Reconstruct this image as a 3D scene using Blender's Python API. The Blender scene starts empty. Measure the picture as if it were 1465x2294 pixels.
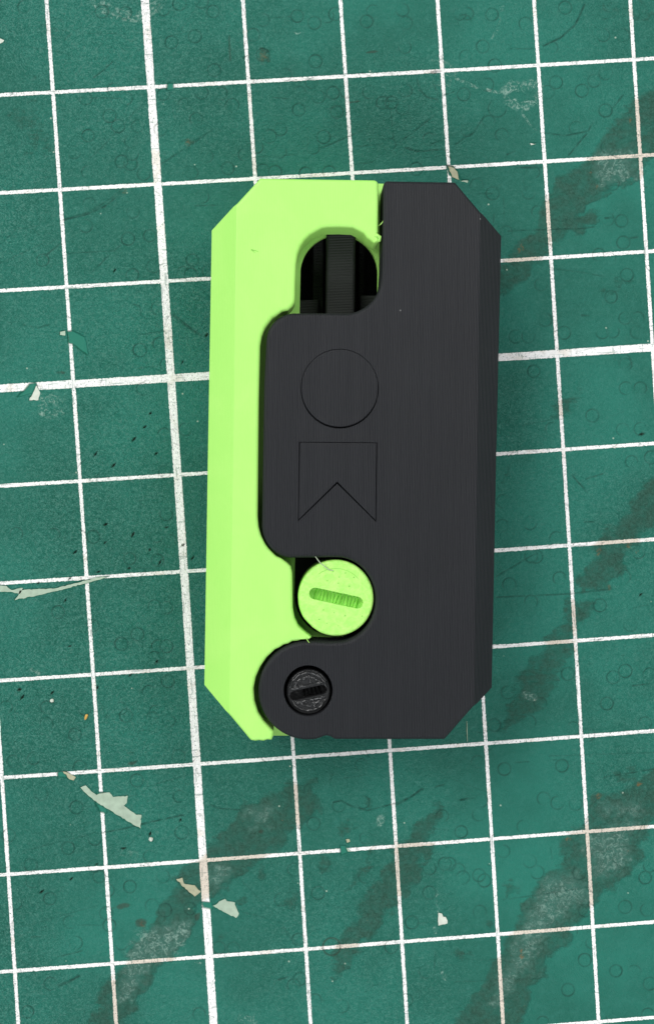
import bpy, bmesh, math, random
import numpy as np
from mathutils import Vector, Matrix
from mathutils.geometry import tessellate_polygon

MM = 0.001
random.seed(7)
rng = np.random.default_rng(11)
scene = bpy.context.scene
COL = scene.collection

# ---------------------------------------------------------------- camera
# x / y lie in the mat plane, z is up; lengths are real millimetres (x 0.001)
F_PX, CX, CY, PW, PH = 3028.0, 732.5, 1147.0, 1465.0, 2294.0
def rot_vec(r):
    r = np.array(r, float); th = np.linalg.norm(r); k = r / th
    K = np.array([[0, -k[2], k[1]], [k[2], 0, -k[0]], [-k[1], k[0], 0]])
    return np.eye(3) + math.sin(th) * K + (1 - math.cos(th)) * K @ K
RC = rot_vec([3.15000, -0.10340, 0.04840])
TC = np.array([-49.0534, -66.5643, 175.6677])
CAM = -RC.T @ TC
ORG = np.array([45.0, -61.0, 0.0])                # scene origin on the mat (mm)

def unproject(u, v, z):
    """photograph direction -> point of the real plane at height z (mm)"""
    u = np.asarray(u, float); v = np.asarray(v, float)
    d = np.stack([(u - CX) / F_PX, (v - CY) / F_PX, np.ones_like(u)], -1) @ RC
    t = (z - CAM[2]) / d[..., 2]
    p = CAM + d * t[..., None]
    return p - ORG
def project(p):
    c = (p + ORG) @ RC.T + TC
    return CX + F_PX * c[..., 0] / c[..., 2], CY + F_PX * c[..., 1] / c[..., 2]

cd = bpy.data.cameras.new("camera"); cam = bpy.data.objects.new("camera", cd); COL.objects.link(cam)
m = Matrix.Identity(4)
for i in range(3):
    m[i][0] = RC[0][i]; m[i][1] = -RC[1][i]; m[i][2] = -RC[2][i]
    m[i][3] = (CAM - ORG)[i] * MM
cam.matrix_world = m
cd.sensor_fit = 'VERTICAL'; cd.sensor_height = 36.0; cd.lens = F_PX * 36.0 / PH
cd.clip_start = 0.01; cd.clip_end = 20.0
scene.camera = cam

# ---------------------------------------------------------------- light
w = bpy.data.worlds.new("World"); scene.world = w; w.use_nodes = True
bg = w.node_tree.nodes["Background"]
bg.inputs[0].default_value = (0.93, 0.97, 1.0, 1); bg.inputs[1].default_value = 0.195
def area(name, loc, size, power, target=(0, 0, 0), color=(1, 1, 1)):
    l = bpy.data.lights.new(name, 'AREA'); l.shape = 'RECTANGLE'; l.size, l.size_y = size
    l.energy = power; l.color = color
    o = bpy.data.objects.new(name, l); COL.objects.link(o); o.location = loc
    o.rotation_euler = (Vector(target) - Vector(loc)).to_track_quat('-Z', 'Y').to_euler()
    return o
area("ceiling_panel_light", (-0.70, 0.66, 0.90), (1.0, 0.7), 16.6, color=(1.0, 0.99, 0.97))
area("ceiling_panel_light", (0.80, 0.45, 0.90), (0.9, 0.7), 8.0, color=(1.0, 0.99, 0.97))
area("lower_fill_light", (-0.10, -0.95, 0.85), (1.2, 0.6), 10.5, color=(0.96, 0.98, 1.0))  # added fill lamp for the lower side, no known source
scene.view_settings.view_transform = 'Standard'
scene.view_settings.look = 'None'
scene.view_settings.exposure = 0.0

# ---------------------------------------------------------------- node helpers
class NT:
    def __init__(s, name):
        s.m = bpy.data.materials.new(name); s.m.use_nodes = True
        s.t = s.m.node_tree; s.b = s.t.nodes["Principled BSDF"]
    def n(s, typ, **kw):
        nd = s.t.nodes.new(typ)
        for k, v in kw.items():
            if k.startswith('i_'):
                key = k[2:]; key = int(key) if key.isdigit() else key.replace('_', ' ')
                s.put(nd.inputs[key], v)
            else: setattr(nd, k, v)
        return nd
    def put(s, sock, v):
        if hasattr(v, 'links') and hasattr(v, 'is_output'): s.t.links.new(v, sock)
        else: sock.default_value = v
    def math(s, op, a, b=None, c=None, clamp=False):
        nd = s.t.nodes.new('ShaderNodeMath'); nd.operation = op; nd.use_clamp = clamp
        for i, v in enumerate((a, b, c)):
            if v is not None: s.put(nd.inputs[i], v)
        return nd.outputs[0]
    def mix(s, f, a, b):
        nd = s.t.nodes.new('ShaderNodeMix'); nd.data_type = 'RGBA'
        s.put(nd.inputs[0], f); s.put(nd.inputs[6], a); s.put(nd.inputs[7], b)
        return nd.outputs[2]
    def step(s, v, lo, hi):
        nd = s.t.nodes.new('ShaderNodeMapRange'); nd.interpolation_type = 'SMOOTHSTEP'
        s.put(nd.inputs[0], v); s.put(nd.inputs[1], lo); s.put(nd.inputs[2], hi)
        return nd.outputs[0]
    def attr(s, name):
        return s.n('ShaderNodeAttribute', attribute_name=name).outputs['Fac']
    def noise(s, vec, scale, detail=3.0, rough=0.55, dist=0.0):
        nd = s.n('ShaderNodeTexNoise'); s.put(nd.inputs['Vector'], vec)
        nd.inputs['Scale'].default_value = scale; nd.inputs['Detail'].default_value = detail
        nd.inputs['Roughness'].default_value = rough; nd.inputs['Distortion'].default_value = dist
        return nd.outputs[0]
    def coord_mm(s, scale=(1000, 1000, 1000)):
        tc = s.n('ShaderNodeTexCoord')
        mp = s.n('ShaderNodeMapping'); s.put(mp.inputs[0], tc.outputs['Object'])
        mp.inputs['Scale'].default_value = scale
        return mp.outputs[0]
    def bump(s, h, dist, strength=1.0, normal=None):
        nd = s.n('ShaderNodeBump'); s.put(nd.inputs['Height'], h)
        nd.inputs['Distance'].default_value = dist; nd.inputs['Strength'].default_value = strength
        if normal is not None: s.put(nd.inputs['Normal'], normal)
        return nd.outputs[0]
def rgb(r, g, b): return (r, g, b, 1)

# ---------------------------------------------------------------- materials
def black_plastic(name, axis='X', base=(0.0150, 0.0163, 0.0192), rough=0.5, amp=0.055):
    k = NT(name); c = k.coord_mm()
    sp = k.n('ShaderNodeSeparateXYZ'); k.put(sp.inputs[0], c)
    wob = k.noise(c, 0.7, 2.0)
    x = k.math('ADD', sp.outputs[axis], k.math('MULTIPLY', k.math('SUBTRACT', wob, 0.5), 0.03))
    ph = k.math('MULTIPLY', x, math.pi / 0.2)
    ridge = k.math('ABSOLUTE', k.math('SINE', ph))
    # each layer a little prouder or shallower than the next
    lay = k.n('ShaderNodeTexWhiteNoise', noise_dimensions='1D')
    k.put(lay.inputs['W'], k.math('FLOOR', k.math('DIVIDE', x, 0.2)))
    h = k.math('MULTIPLY', ridge, k.math('ADD', 0.89, k.math('MULTIPLY', lay.outputs['Value'], 0.22)))
    n1 = k.bump(h, amp * MM, 1.0)
    fine = k.noise(c, 9.0, 3.0)
    n2 = k.bump(fine, 0.010 * MM, 1.0, n1)
    k.put(k.b.inputs['Normal'], n2)
    tone = k.noise(c, 0.12, 2.0)
    bcol = k.mix(tone, rgb(*[v * 0.9 for v in base]), rgb(*[v * 1.12 for v in base]))
    dv = k.n('ShaderNodeTexVoronoi'); k.put(dv.inputs['Vector'], c); dv.inputs['Scale'].default_value = 0.42
    k.put(k.b.inputs['Roughness'], k.math('ADD', rough - 0.04, k.math('MULTIPLY', fine, 0.1)))
    dust = k.math('MULTIPLY', k.step(dv.outputs['Distance'], 0.05, 0.025), k.step(k.n('ShaderNodeSeparateColor', i_0=dv.outputs['Color']).outputs[0], 0.80, 0.83))
    k.put(k.b.inputs['Base Color'], k.mix(k.math('MULTIPLY', dust, 0.8), bcol, rgb(0.25, 0.26, 0.25)))
    k.b.inputs['Specular IOR Level'].default_value = 0.24
    return k.m
def lime_plastic(name, blotch=False):
    k = NT(name); c = k.coord_mm()
    sp = k.n('ShaderNodeSeparateXYZ'); k.put(sp.inputs[0], c)
    ridge = k.math('ABSOLUTE', k.math('SINE', k.math('MULTIPLY', sp.outputs['X'], math.pi / 0.2)))
    n1 = k.bump(ridge, (0.0 if blotch else 0.012) * MM, 1.0)
    fine = k.noise(c, 2.2 if blotch else 4.0, 4.0, 0.6, 0.6)
    n2 = k.bump(fine, (0.16 if blotch else 0.02) * MM, 1.0, n1)
    k.put(k.b.inputs['Normal'], n2)
    tone = k.step(k.noise(c, 1.1 if blotch else 0.15, 3.0, 0.6, 0.8), 0.35, 0.68)
    a, b = ((0.35, 0.76, 0.135), (0.445, 0.81, 0.18)) if blotch else ((0.365, 0.76, 0.145), (0.385, 0.77, 0.155))
    k.put(k.b.inputs['Base Color'], k.mix(tone, rgb(*a), rgb(*b)))
    k.b.inputs['Roughness'].default_value = 0.38 if blotch else 0.5
    return k.m
def plain(name, c, rough=0.6, nz=0.05, scale=3.0):
    k = NT(name); p = k.coord_mm(); f = k.noise(p, scale, 3.0)
    k.put(k.b.inputs['Base Color'], k.mix(f, rgb(*[v * (1 - nz * 3) for v in c]), rgb(*[min(1, v * (1 + nz * 3)) for v in c])))
    k.b.inputs['Roughness'].default_value = rough
    k.put(k.b.inputs['Normal'], k.bump(f, 0.05 * MM))
    return k.m

def mat_surface():
    k = NT("green_cutting_mat"); c = k.coord_mm()
    gu, gv = k.attr('grid_u'), k.attr('grid_v')
    rustspot = k.attr('rust'); dirt, flake, groove, scuff = k.attr('dirt'), k.attr('flake'), k.attr('groove'), k.attr('scuff')
    ink, relief = k.attr('ink'), k.attr('grain')
    # --- printed grid
    edge = k.math('MULTIPLY', k.math('SUBTRACT', k.noise(c, 3.2, 4.0, 0.75), 0.5), 0.026)
    edge2 = k.math('MULTIPLY', k.math('SUBTRACT', k.noise(c, 0.35, 1.0), 0.5), 0.008)
    edge = k.math('ADD', edge, edge2)
    def line(g, bold):
        d = k.math('ABSOLUTE', k.math('SUBTRACT', g, k.math('ROUND', g)))
        thin = k.step(k.math('ADD', d, edge), 0.0205, 0.0165)
        q = k.math('DIVIDE', k.math('SUBTRACT', g, bold), 10.0)
        d2 = k.math('MULTIPLY', k.math('ABSOLUTE', k.math('SUBTRACT', q, k.math('ROUND', q))), 10.0)
        thick = k.step(k.math('ADD', d2, edge), 0.0425, 0.0385)
        return k.math('MAXIMUM', thin, thick)
    ln = k.math('MAXIMUM', line(gu, 2.0), line(gv, 4.0))
    # wear on the ink: hairline cuts and lost specks
    st1 = k.n('ShaderNodeMapping'); k.put(st1.inputs[0], c); st1.inputs['Rotation'].default_value = (0, 0, 0.5); st1.inputs['Scale'].default_value = (0.35, 3.2, 1)
    st2 = k.n('ShaderNodeMapping'); k.put(st2.inputs[0], c); st2.inputs['Rotation'].default_value = (0, 0, -0.7); st2.inputs['Scale'].default_value = (3.0, 0.4, 1)
    hair = k.math('MAXIMUM', k.step(k.noise(st1.outputs[0], 1.0, 3.0, 0.6), 0.60, 0.66), k.step(k.noise(st2.outputs[0], 1.0, 3.0, 0.6), 0.60, 0.66))
    speck = k.step(k.noise(c, 4.0, 3.0, 0.65), 0.60, 0.66)
    wear = k.math('MAXIMUM', k.math('MULTIPLY', hair, 0.45), k.math('MULTIPLY', speck, 0.75))
    lnw = k.math('MULTIPLY', k.math('MULTIPLY', ln, k.math('SUBTRACT', 1.0, wear)), k.math('SUBTRACT', 1.0, flake), clamp=True)
    # --- green vinyl
    big = k.noise(c, 0.045, 3.0, 0.6)
    mid = k.noise(c, 0.9, 4.0, 0.65)
    base = k.mix(k.step(big, 0.38, 0.62), rgb(0.0080, 0.112, 0.080), rgb(0.0122, 0.150, 0.110))
    base = k.mix(k.math('MULTIPLY', k.step(mid, 0.45, 0.75), 0.36), base, rgb(0.028, 0.168, 0.133))
    # pressed grain: sheen on its tops and dark hollows put into the colour
    wr = k.noise(c, 3.1, 3.0, 0.6, 1.6)
    base = k.mix(k.math('MULTIPLY', k.step(wr, 0.47, 0.63), k.math('MULTIPLY', relief, 0.62)), base, rgb(0.080, 0.225, 0.182))
    base = k.mix(k.math('MULTIPLY', k.step(wr, 0.47, 0.34), k.math('MULTIPLY', relief, 0.38)), base, rgb(0.0045, 0.072, 0.050))
    fresh = k.math('MULTIPLY', flake, 1.0)
    base = k.mix(fresh, base, rgb(0.014, 0.150, 0.104))
    # --- grime: brown grey residue with pale scuffs
    sm = k.n('ShaderNodeMapping'); k.put(sm.inputs[0], c); sm.inputs['Rotation'].default_value = (0, 0, -1.0); sm.inputs['Scale'].default_value = (0.35, 1.15, 1)
    dn = k.math('ADD', k.math('MULTIPLY', k.noise(sm.outputs[0], 1.0, 5.0, 0.7, 0.3), 0.6), k.math('MULTIPLY', k.noise(c, 1.6, 5.0, 0.72, 0.3), 0.4))
    dm = k.step(k.math('ADD', k.math('MULTIPLY', dirt, 0.78), k.math('MULTIPLY', k.math('SUBTRACT', dn, 0.5), k.math('MULTIPLY', k.step(dirt, 0.02, 0.3), 2.1))), 0.16, 0.76)
    dtone = k.noise(c, 2.3, 4.0, 0.7, 0.8)
    dcol = k.mix(k.step(dtone, 0.35, 0.65), rgb(0.017, 0.058, 0.037), rgb(0.036, 0.104, 0.078))
    rim = k.math('MULTIPLY', dm, k.math('SUBTRACT', 1.0, k.step(dirt, 0.45, 0.85)))
    dcol = k.mix(k.math('MULTIPLY', rim, k.math('MULTIPLY', k.step(k.noise(c, 1.7, 3.0), 0.45, 0.6), 0.55)), dcol, rgb(0.050, 0.066, 0.038))
    rust = k.math('MULTIPLY', dm, k.step(k.noise(c, 1.9, 4.0, 0.7, 0.5), 0.69, 0.74))
    dcol = k.mix(rust, dcol, rgb(0.22, 0.13, 0.055))
    cr = k.math('MULTIPLY', k.step(k.noise(c, 1.5, 4.0, 0.72, 1.4), 0.46, 0.66), k.step(k.noise(c, 0.33, 3.0, 0.7), 0.28, 0.52))
    core = k.math('MULTIPLY', cr, k.math('MULTIPLY', k.step(scuff, 0.15, 0.8), 0.95))
    base = k.mix(k.math('MULTIPLY', dm, k.math('ADD', 0.42, k.math('MULTIPLY', k.step(k.noise(c, 0.6, 4.0, 0.7), 0.35, 0.65), 0.42))), base, dcol)
    base = k.mix(k.math('MULTIPLY', k.step(scuff, 0.05, 0.6), k.math('MULTIPLY', dm, k.math('MULTIPLY', dtone, 0.7))), base, rgb(0.080, 0.180, 0.148))
    base = k.mix(k.math('MULTIPLY', core, 0.85), base, rgb(0.235, 0.37, 0.315))
    base = k.mix(k.math('MULTIPLY', rustspot, k.step(k.noise(c, 2.6, 3.0, 0.7), 0.38, 0.58)), base, rgb(0.20, 0.105, 0.035))
    # white crumbs lying in the grime
    vo = k.n('ShaderNodeTexVoronoi'); k.put(vo.inputs['Vector'], c); vo.inputs['Scale'].default_value = 0.55
    crumb = k.math('MULTIPLY', k.step(vo.outputs['Distance'], 0.085, 0.045), k.step(k.n('ShaderNodeSeparateColor', i_0=vo.outputs['Color']).outputs[0], 0.86, 0.89))
    base = k.mix(k.math('MULTIPLY', crumb, 0.75), base, rgb(0.40, 0.50, 0.40))
    # --- grooves collect grime
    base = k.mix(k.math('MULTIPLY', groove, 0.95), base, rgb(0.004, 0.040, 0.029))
    white = k.mix(k.math('MULTIPLY', dm, 0.62), rgb(0.90, 0.90, 0.89), rgb(0.62, 0.50, 0.36))
    white = k.mix(k.math('MULTIPLY', k.step(k.noise(c, 0.22, 4.0, 0.7), 0.53, 0.68), 0.45), white, rgb(0.66, 0.58, 0.47))
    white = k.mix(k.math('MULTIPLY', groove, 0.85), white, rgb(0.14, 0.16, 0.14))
    col = k.mix(lnw, base, white)
    col = k.mix(ink, col, rgb(0.030, 0.034, 0.022))
    k.put(k.b.inputs['Base Color'], col)
    k.put(k.b.inputs['Roughness'], k.math('ADD', 0.52, k.math('MULTIPLY', dm, 0.16)))
    k.b.inputs['Specular IOR Level'].default_value = 0.22
    # --- leather grain
    g1 = k.noise(c, 2.4, 3.0, 0.6, 1.4)
    g2 = k.noise(c, 7.0, 2.0, 0.6)
    h = k.math('ADD', k.math('MULTIPLY', g1, 0.8), k.math('MULTIPLY', g2, 0.2))
    h = k.math('MULTIPLY', h, k.math('MULTIPLY', k.math('SUBTRACT', 1.0, k.math('MULTIPLY', flake, 0.9)), k.math('ADD', 0.35, k.math('MULTIPLY', relief, 0.65))))
    h = k.math('ADD', h, k.math('MULTIPLY', lnw, 0.12))
    h = k.math('ADD', h, k.math('MULTIPLY', k.math('MULTIPLY', dm, dtone), 0.6))
    k.put(k.b.inputs['Normal'], k.bump(h, 0.40 * MM, 1.0))
    return k.m

M_BLACK = black_plastic("black_printed_plastic", 'X')
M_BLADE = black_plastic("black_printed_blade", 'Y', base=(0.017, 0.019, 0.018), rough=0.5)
M_SCREW = NT("black_glossy_plastic")
def _screw(k):
    c = k.coord_mm(); n = k.noise(c, 1.0, 2.0, 0.5, 1.0)
    k.put(k.b.inputs['Base Color'], rgb(0.022, 0.023, 0.024)); k.b.inputs['Roughness'].default_value = 0.2
    k.put(k.b.inputs['Normal'], k.bump(n, 0.14 * MM)); return k.m
M_SCREW = _screw(M_SCREW)
M_LIME = lime_plastic("lime_printed_plastic")
M_DISC = lime_plastic("lime_printed_screw", True)
M_PALE = plain("pale_core_layer", (0.31, 0.40, 0.31), 0.7, 0.11, 1.1)
M_BEIGE = plain("stained_core_layer", (0.33, 0.33, 0.22), 0.7, 0.13, 1.6)
M_WHITE = plain("white_core_layer", (0.52, 0.56, 0.49), 0.7, 0.08, 1.6)
M_STRAND = plain("pale_filament", (0.35, 0.42, 0.30), 0.4)
M_LSTRAND = plain("lime_filament", (0.42, 0.75, 0.16), 0.4)
M_OCHRE = plain("ochre_crumb", (0.50, 0.30, 0.06), 0.6)
M_MAT = mat_surface()

# ---------------------------------------------------------------- photograph measurements of the mat
def Z(x0, y0, s, pts): return [(x0 + s * p[0], y0 + s * p[1]) + tuple(p[2:]) for p in pts]
SA = .3413
GRID = {(1,1):(117.7,205.8),(2,1):(337.9,194.5),(1,2):(135.5,425.6),(2,2):(353.9,413.7),(5,1):(992.3,158),(6,1):(1205.6,145),(7,1):(1420.6,133.1),(5,2):(1004.2,377.1),(6,2):(1218.2,361.8),(7,2):(1434.9,348.1),(0,8):(5.1,1742.2),(1,8):(222.5,1726.8),(2,8):(441.3,1712.5),(0,9):(19.5,1961.3),(1,9):(235.5,1943.5),(2,9):(456.3,1927.1),(3,9):(672,1911.7),(2,10):(470,2143.1),(3,10):(684,2125.1),(4,9):(887.5,1894.7),(5,9):(1102.5,1879.1),(6,9):(1315.5,1864),(4,10):(899.8,2111.8),(5,10):(1114.8,2091.3),(6,10):(1328.6,2076.9),(6,5):(1256.2,1008.5),(6,6):(1271.8,1221),(1,4):(167.1,860.2),(2,4):(384,848.7),(1,5):(181.8,1077.1),(2,5):(401.4,1064),(1,6):(195.6,1292.1),(2,6):(415.5,1278),(3,1):(556.3,183.5),(4,1):(773.7,170.3),(3,2):(570.8,400),(4,2):(789,390)}
gk = np.array(list(GRID.keys()), float); gp = np.array(list(GRID.values()), float)
gw = unproject(gp[:, 0], gp[:, 1], 0.0)[:, :2]
def feats(p):                                     # gentle quadratic: a hand-printed, slightly stretched grid
    x, y = p[..., 0] / 50, p[..., 1] / 50
    return np.stack([np.ones_like(x), x, y, x * y, x * x, y * y], -1)
GC = np.linalg.lstsq(feats(gw), gk, rcond=None)[0]
GL = np.linalg.lstsq(feats(gw)[:, :3], gk, rcond=None)[0]

rings = []
rings += Z(0,0,SA,[(160,45),(672,75),(825,85),(1073,62),(1180,25),(1325,10),(1400,75),(1128,278),(1280,238),(1408,460),(1075,618),(1212,685),(1325,607),(1290,780),(565,645),(830,645),(722,760),(905,828),(778,828),(862,928),(870,1010),(1055,850),(580,890),(490,1000),(800,1060),(860,1075),(580,1130),(945,1140),(1358,1025),(1262,1135),(1330,1290),(590,1340),(875,1390),(750,590)])
rings += Z(480,0,SA,[(258,228),(320,130),(545,105),(658,150),(740,105),(795,92),(1042,75),(1000,140),(1235,65),(1258,150),(1250,310),(665,402),(470,490),(320,360),(0,465),(640,540),(560,610),(780,610),(685,635),(870,600),(1018,605),(1105,675),(1165,675),(1235,710),(1255,595),(555,720),(805,735),(435,850),(365,895),(432,995),(320,1120),(718,900),(650,970),(200,1015),(1150,950),(1410,915),(1325,1110),(400,1130),(600,1140),(755,1130),(45,615),(120,690),(90,1105),(280,965)])
rings += Z(965,0,SA,[(190,90),(240,90),(220,140),(400,95),(620,155),(228,370),(340,305),(435,710,20),(465,885),(240,855),(380,800),(788,312),(880,50),(1130,230),(1260,232),(1145,478),(1070,530),(990,595),(952,840),(1155,965),(1145,725),(420,430),(640,1265),(405,1270),(1190,1205),(300,1215),(1160,1440),(1250,1450),(670,1130),(700,1390),(765,605),(820,540),(370,555),(215,620)])
rings += Z(0,400,SA,[(1333,118),(875,215),(565,310),(842,395),(985,375),(283,535),(872,632),(1010,575),(1265,535),(1205,620),(1255,630),(1375,605),(885,870),(1040,850),(920,1125),(1050,1085),(600,160),(940,1380),(1100,1220)])
rings += Z(0,680,.32765,[(1270,860),(1125,895),(1130,1150),(1140,1440),(115,1575),(370,1580),(640,1595),(1075,1590),(1165,1625),(890,1745),(1080,1755),(400,2110),(1060,2070),(1140,2080)])
rings += Z(0,1250,SA,[(385,355),(610,445),(1015,320),(1095,325),(800,565),(905,500),(1040,580),(1095,580),(1015,655),(1262,640,28),(42,980),(310,980),(560,990),(308,1090),(795,988),(830,1035),(980,880),(1105,810),(1005,1050),(1025,1010),(1110,1068),(495,1160),(90,1335),(225,1315),(527,1370),(1175,1300)])
rings += Z(0,1650,SA,[(900,288),(275,378),(1178,392),(505,465),(60,650),(450,732),(625,672),(205,845),(625,850),(215,950),(855,985),(1072,918),(330,1065),(460,1218),(500,1355),(1085,1140),(1000,1110),(1250,1130),(700,1160),(710,1010),(655,920),(985,785),(1195,630),(720,1240),(800,1360)])
rings += Z(300,1794,SA,[(105,365),(320,205),(965,650),(1210,605),(655,970),(560,965),(1080,910),(1050,1210),(1368,1348),(430,1400),(1180,150),(1050,450),(1190,1310),(1090,1170)])
rings += Z(600,1640,SA,[(615,215),(465,485),(625,460),(645,695),(365,860),(640,950),(90,1100),(335,1060),(1375,195),(1400,450),(1385,540),(1145,550),(1268,655),(1060,1055),(945,1250),(1160,865),(1060,895),(1250,905),(1280,955),(1385,940),(1420,975),(1390,1180),(810,1410),(280,380),(310,600),(170,900)])
rings += Z(865,1694,.40956,[(645,70),(960,52),(860,232),(935,255),(1035,260),(310,320),(505,315),(520,245),(410,412),(750,385),(640,520),(825,635),(785,575),(235,745),(143,910),(515,850),(1415,665),(1440,600),(1055,640),(1225,605),(1085,845),(1305,825),(1425,840),(1085,1115),(1125,1020),(993,1278),(1255,1175),(1355,1180),(1440,1245),(855,1455),(215,1180),(110,1335),(1430,1415),(30,1050),(345,590)])
rings += Z(1050,900,.28328,[(975,110),(1215,220),(1355,215),(655,215),(265,785),(260,980),(480,960),(690,1080),(1285,475),(1440,440),(530,1225),(490,1220),(318,1445),(715,1395),(1340,1190),(1225,1385),(1035,1610),(490,1580)])
rings += Z(1065,400,.27304,[(138,135),(435,120),(1085,340),(1195,355),(1210,525),(1010,625),(1100,660),(535,870),(1110,970),(325,1295),(430,1295),(725,1265),(1040,1260),(1125,1255),(1225,1145),(1330,1145),(1320,1260),(475,1580),(1230,1525),(1220,1500),(570,1160),(250,440),(1230,1720),(1350,1720),(1240,790),(510,265)])
rings += Z(1000,1300,.3174,[(1085,180),(445,30),(1295,315),(855,660),(1260,640),(1175,685),(1430,665),(1130,870),(895,1045),(1000,1090),(580,1000),(335,1020),(410,1330),(810,1305),(215,1270),(660,870),(685,1535),(780,1560),(1400,1010),(430,790),(250,1545)])
rings += Z(0,1950,.27304,[(270,80),(410,235),(580,420),(620,590),(420,930),(1065,135),(1245,295),(1370,330),(990,600),(230,1160),(130,270),(890,175),(1340,45),(905,440),(880,345)])
uniq = []
for r in rings:
    if all((r[0]-q[0])**2 + (r[1]-q[1])**2 > 36 for q in uniq): uniq.append(r)
rings = uniq
strong = Z(300,1794,SA,[(320,958)]) and [(a, b) for a, b in [(960,2118),(924,2066),(292,1986),(1129,1722),(1258,1715),(1360,1575),(1400,1502),(1344,1357),(1446,1966),(1310,2151),(1379,2175),(1272,2217),(632,1713),(314,783),(273,1443),(386,470),(1475,720)]]

cuts = []   # (points, width px, depth 0..1)
def C(z, pts, wd=2.2, dp=0.7): cuts.append((Z(*z, pts), wd, dp))
zA=(0,0,SA); zB=(480,0,SA); zC=(965,0,SA); zD=(0,400,SA); zE=(0,680,.32765); zF=(0,1250,SA); zG=(0,1650,SA); zH=(300,1794,SA)
zI=(600,1640,SA); zJ=(865,1694,.40956); zK=(1050,900,.28328); zL=(1065,400,.27304); zM=(1000,1300,.3174); zN=(0,1950,.27304)
C(zA,[(745,405),(620,510)]); C(zA,[(960,655),(600,1040)],2,.4); C(zA,[(1400,850),(1060,1080)],3,.6); C(zA,[(420,1447),(600,1390),(760,1280),(850,1200)],4,.6); C(zA,[(520,640),(800,645)],2,.5)
C(zC,[(1010,30),(985,90),(940,170),(850,250),(740,300)],3.5,.9); C(zC,[(355,755),(280,870),(160,950)],3,.6); C(zC,[(720,870),(880,890),(1030,860),(1060,810)],2.5,.8); C(zC,[(1020,880),(900,1020)],3,.8); C(zC,[(565,1100),(720,1100)],3,.9); C(zC,[(500,1015),(550,995)],3,.9); C(zC,[(1260,625),(1190,710)],3,.6); C(zC,[(0,950),(260,830)],2,.5); C(zC,[(0,990),(100,985)],2,.6); C(zC,[(10,540),(60,640),(150,600)],2.5,.6); C(zC,[(520,320),(680,320)],2,.5)
C(zB,[(1220,935),(1440,760)],3,.7); C(zB,[(1250,970),(1330,995),(1465,985)],3,.8); C(zB,[(700,975),(970,860)],2.5,.6); C(zB,[(920,965),(1100,945)],2,.5); C(zB,[(930,1080),(1040,1065)],2,.6); C(zB,[(1150,690),(1170,830)],2,.5); C(zB,[(1170,870),(1185,950)],2,.5); C(zB,[(380,640),(490,650)],2.5,.6); C(zB,[(740,715),(830,700)],2.5,.6); C(zB,[(360,120),(540,105)],2,.5); C(zB,[(1100,665),(1200,665)],2,.6)
C(zB,[(1335,520),(1350,590),(1400,640),(1465,655)],3,.7)
C(zD,[(420,270),(560,240),(690,185),(800,90)],3.5,.9); C(zD,[(300,505),(400,430)],3,.8); C(zD,[(0,560),(300,420)],2,.4); C(zD,[(450,490),(750,475),(790,440)],2,.6); C(zD,[(1290,178),(1460,175)],2.5,.6); C(zD,[(600,620),(710,510)],3,.6); C(zD,[(1130,890),(1210,950),(1320,1030)],6,.8); C(zD,[(920,1025),(1080,1000)],2,.5); C(zD,[(900,1245),(1040,1230)],2,.5); C(zD,[(160,960),(250,980),(330,960)],3,.5); C(zD,[(0,440),(130,320)],2,.3); C(zD,[(100,200),(260,370)],2,.35)
C(zG,[(670,635),(900,585),(1200,515)],2.5,.8); C(zG,[(0,790),(600,640)],2,.35); C(zG,[(850,360),(1280,240)],2,.4); C(zG,[(0,1290),(640,1110)],2,.3)
C(zH,[(0,160),(330,95)],2.5,.6); C(zH,[(500,25),(560,50),(700,60)],2.5,.8); C(zH,[(670,480),(880,700),(1050,930)],2,.35); C(zH,[(950,1175),(1020,1155)],3,.8)
C(zI,[(430,460),(480,450),(560,490),(650,515),(830,470),(930,430),(1010,370)],2.5,.9); C(zI,[(1270,445),(1345,430)],3,.9); C(zI,[(1095,360),(1150,345)],3,.7); C(zI,[(460,310),(640,280)],2,.4); C(zI,[(90,1260),(200,1400)],2,.35)
C(zK,[(810,575),(890,670),(935,725)],2.5,.9); C(zK,[(930,610),(1060,570)],2.5,.8); C(zK,[(915,950),(990,950)],2.5,.8); C(zK,[(215,1380),(520,1200)],2.2,.7); C(zK,[(215,1545),(780,1520),(1100,1485)],2.2,.8)
C(zL,[(610,340),(860,330)],2,.6); C(zL,[(270,430),(870,410),(980,395)],2,.8); C(zL,[(640,740),(880,770),(1050,805)],2,.5); C(zL,[(1060,325),(1130,320)],3,.9); C(zL,[(1260,490),(1330,480)],3,.8); C(zL,[(150,280),(145,360)],2.5,.7); C(zL,[(230,160),(232,330)],2,.4); C(zL,[(870,1120),(930,1125)],3,.7); C(zL,[(0,128),(170,122)],2.5,.6)
C(zM,[(1110,1390),(1465,1330)],2.2,.8); C(zM,[(480,1285),(580,1280)],2.5,.6); C(zM,[(720,1240),(1465,1215)],2,.4); C(zM,[(1310,745),(1430,730)],2.5,.8); C(zM,[(100,1550),(185,1535)],2.5,.7); C(zM,[(0,1390),(300,1500)],2,.3)
C(zJ,[(60,265),(130,225),(200,180)],3,.9); C(zJ,[(640,785),(860,755),(1200,700)],2.2,.6); C(zJ,[(380,1235),(840,1215)],2,.4); C(zJ,[(270,1070),(265,1160)],2,.5); C(zJ,[(410,240),(470,230)],2.2,.8); C(zJ,[(900,500),(905,560)],2,.5)
C(zN,[(490,945),(570,910),(650,870)],5,.9); C(zN,[(480,710),(680,660)],2.5,.6); C(zN,[(640,450),(830,450)],2,.4); C(zN,[(260,545),(340,545)],2.5,.5)
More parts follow.
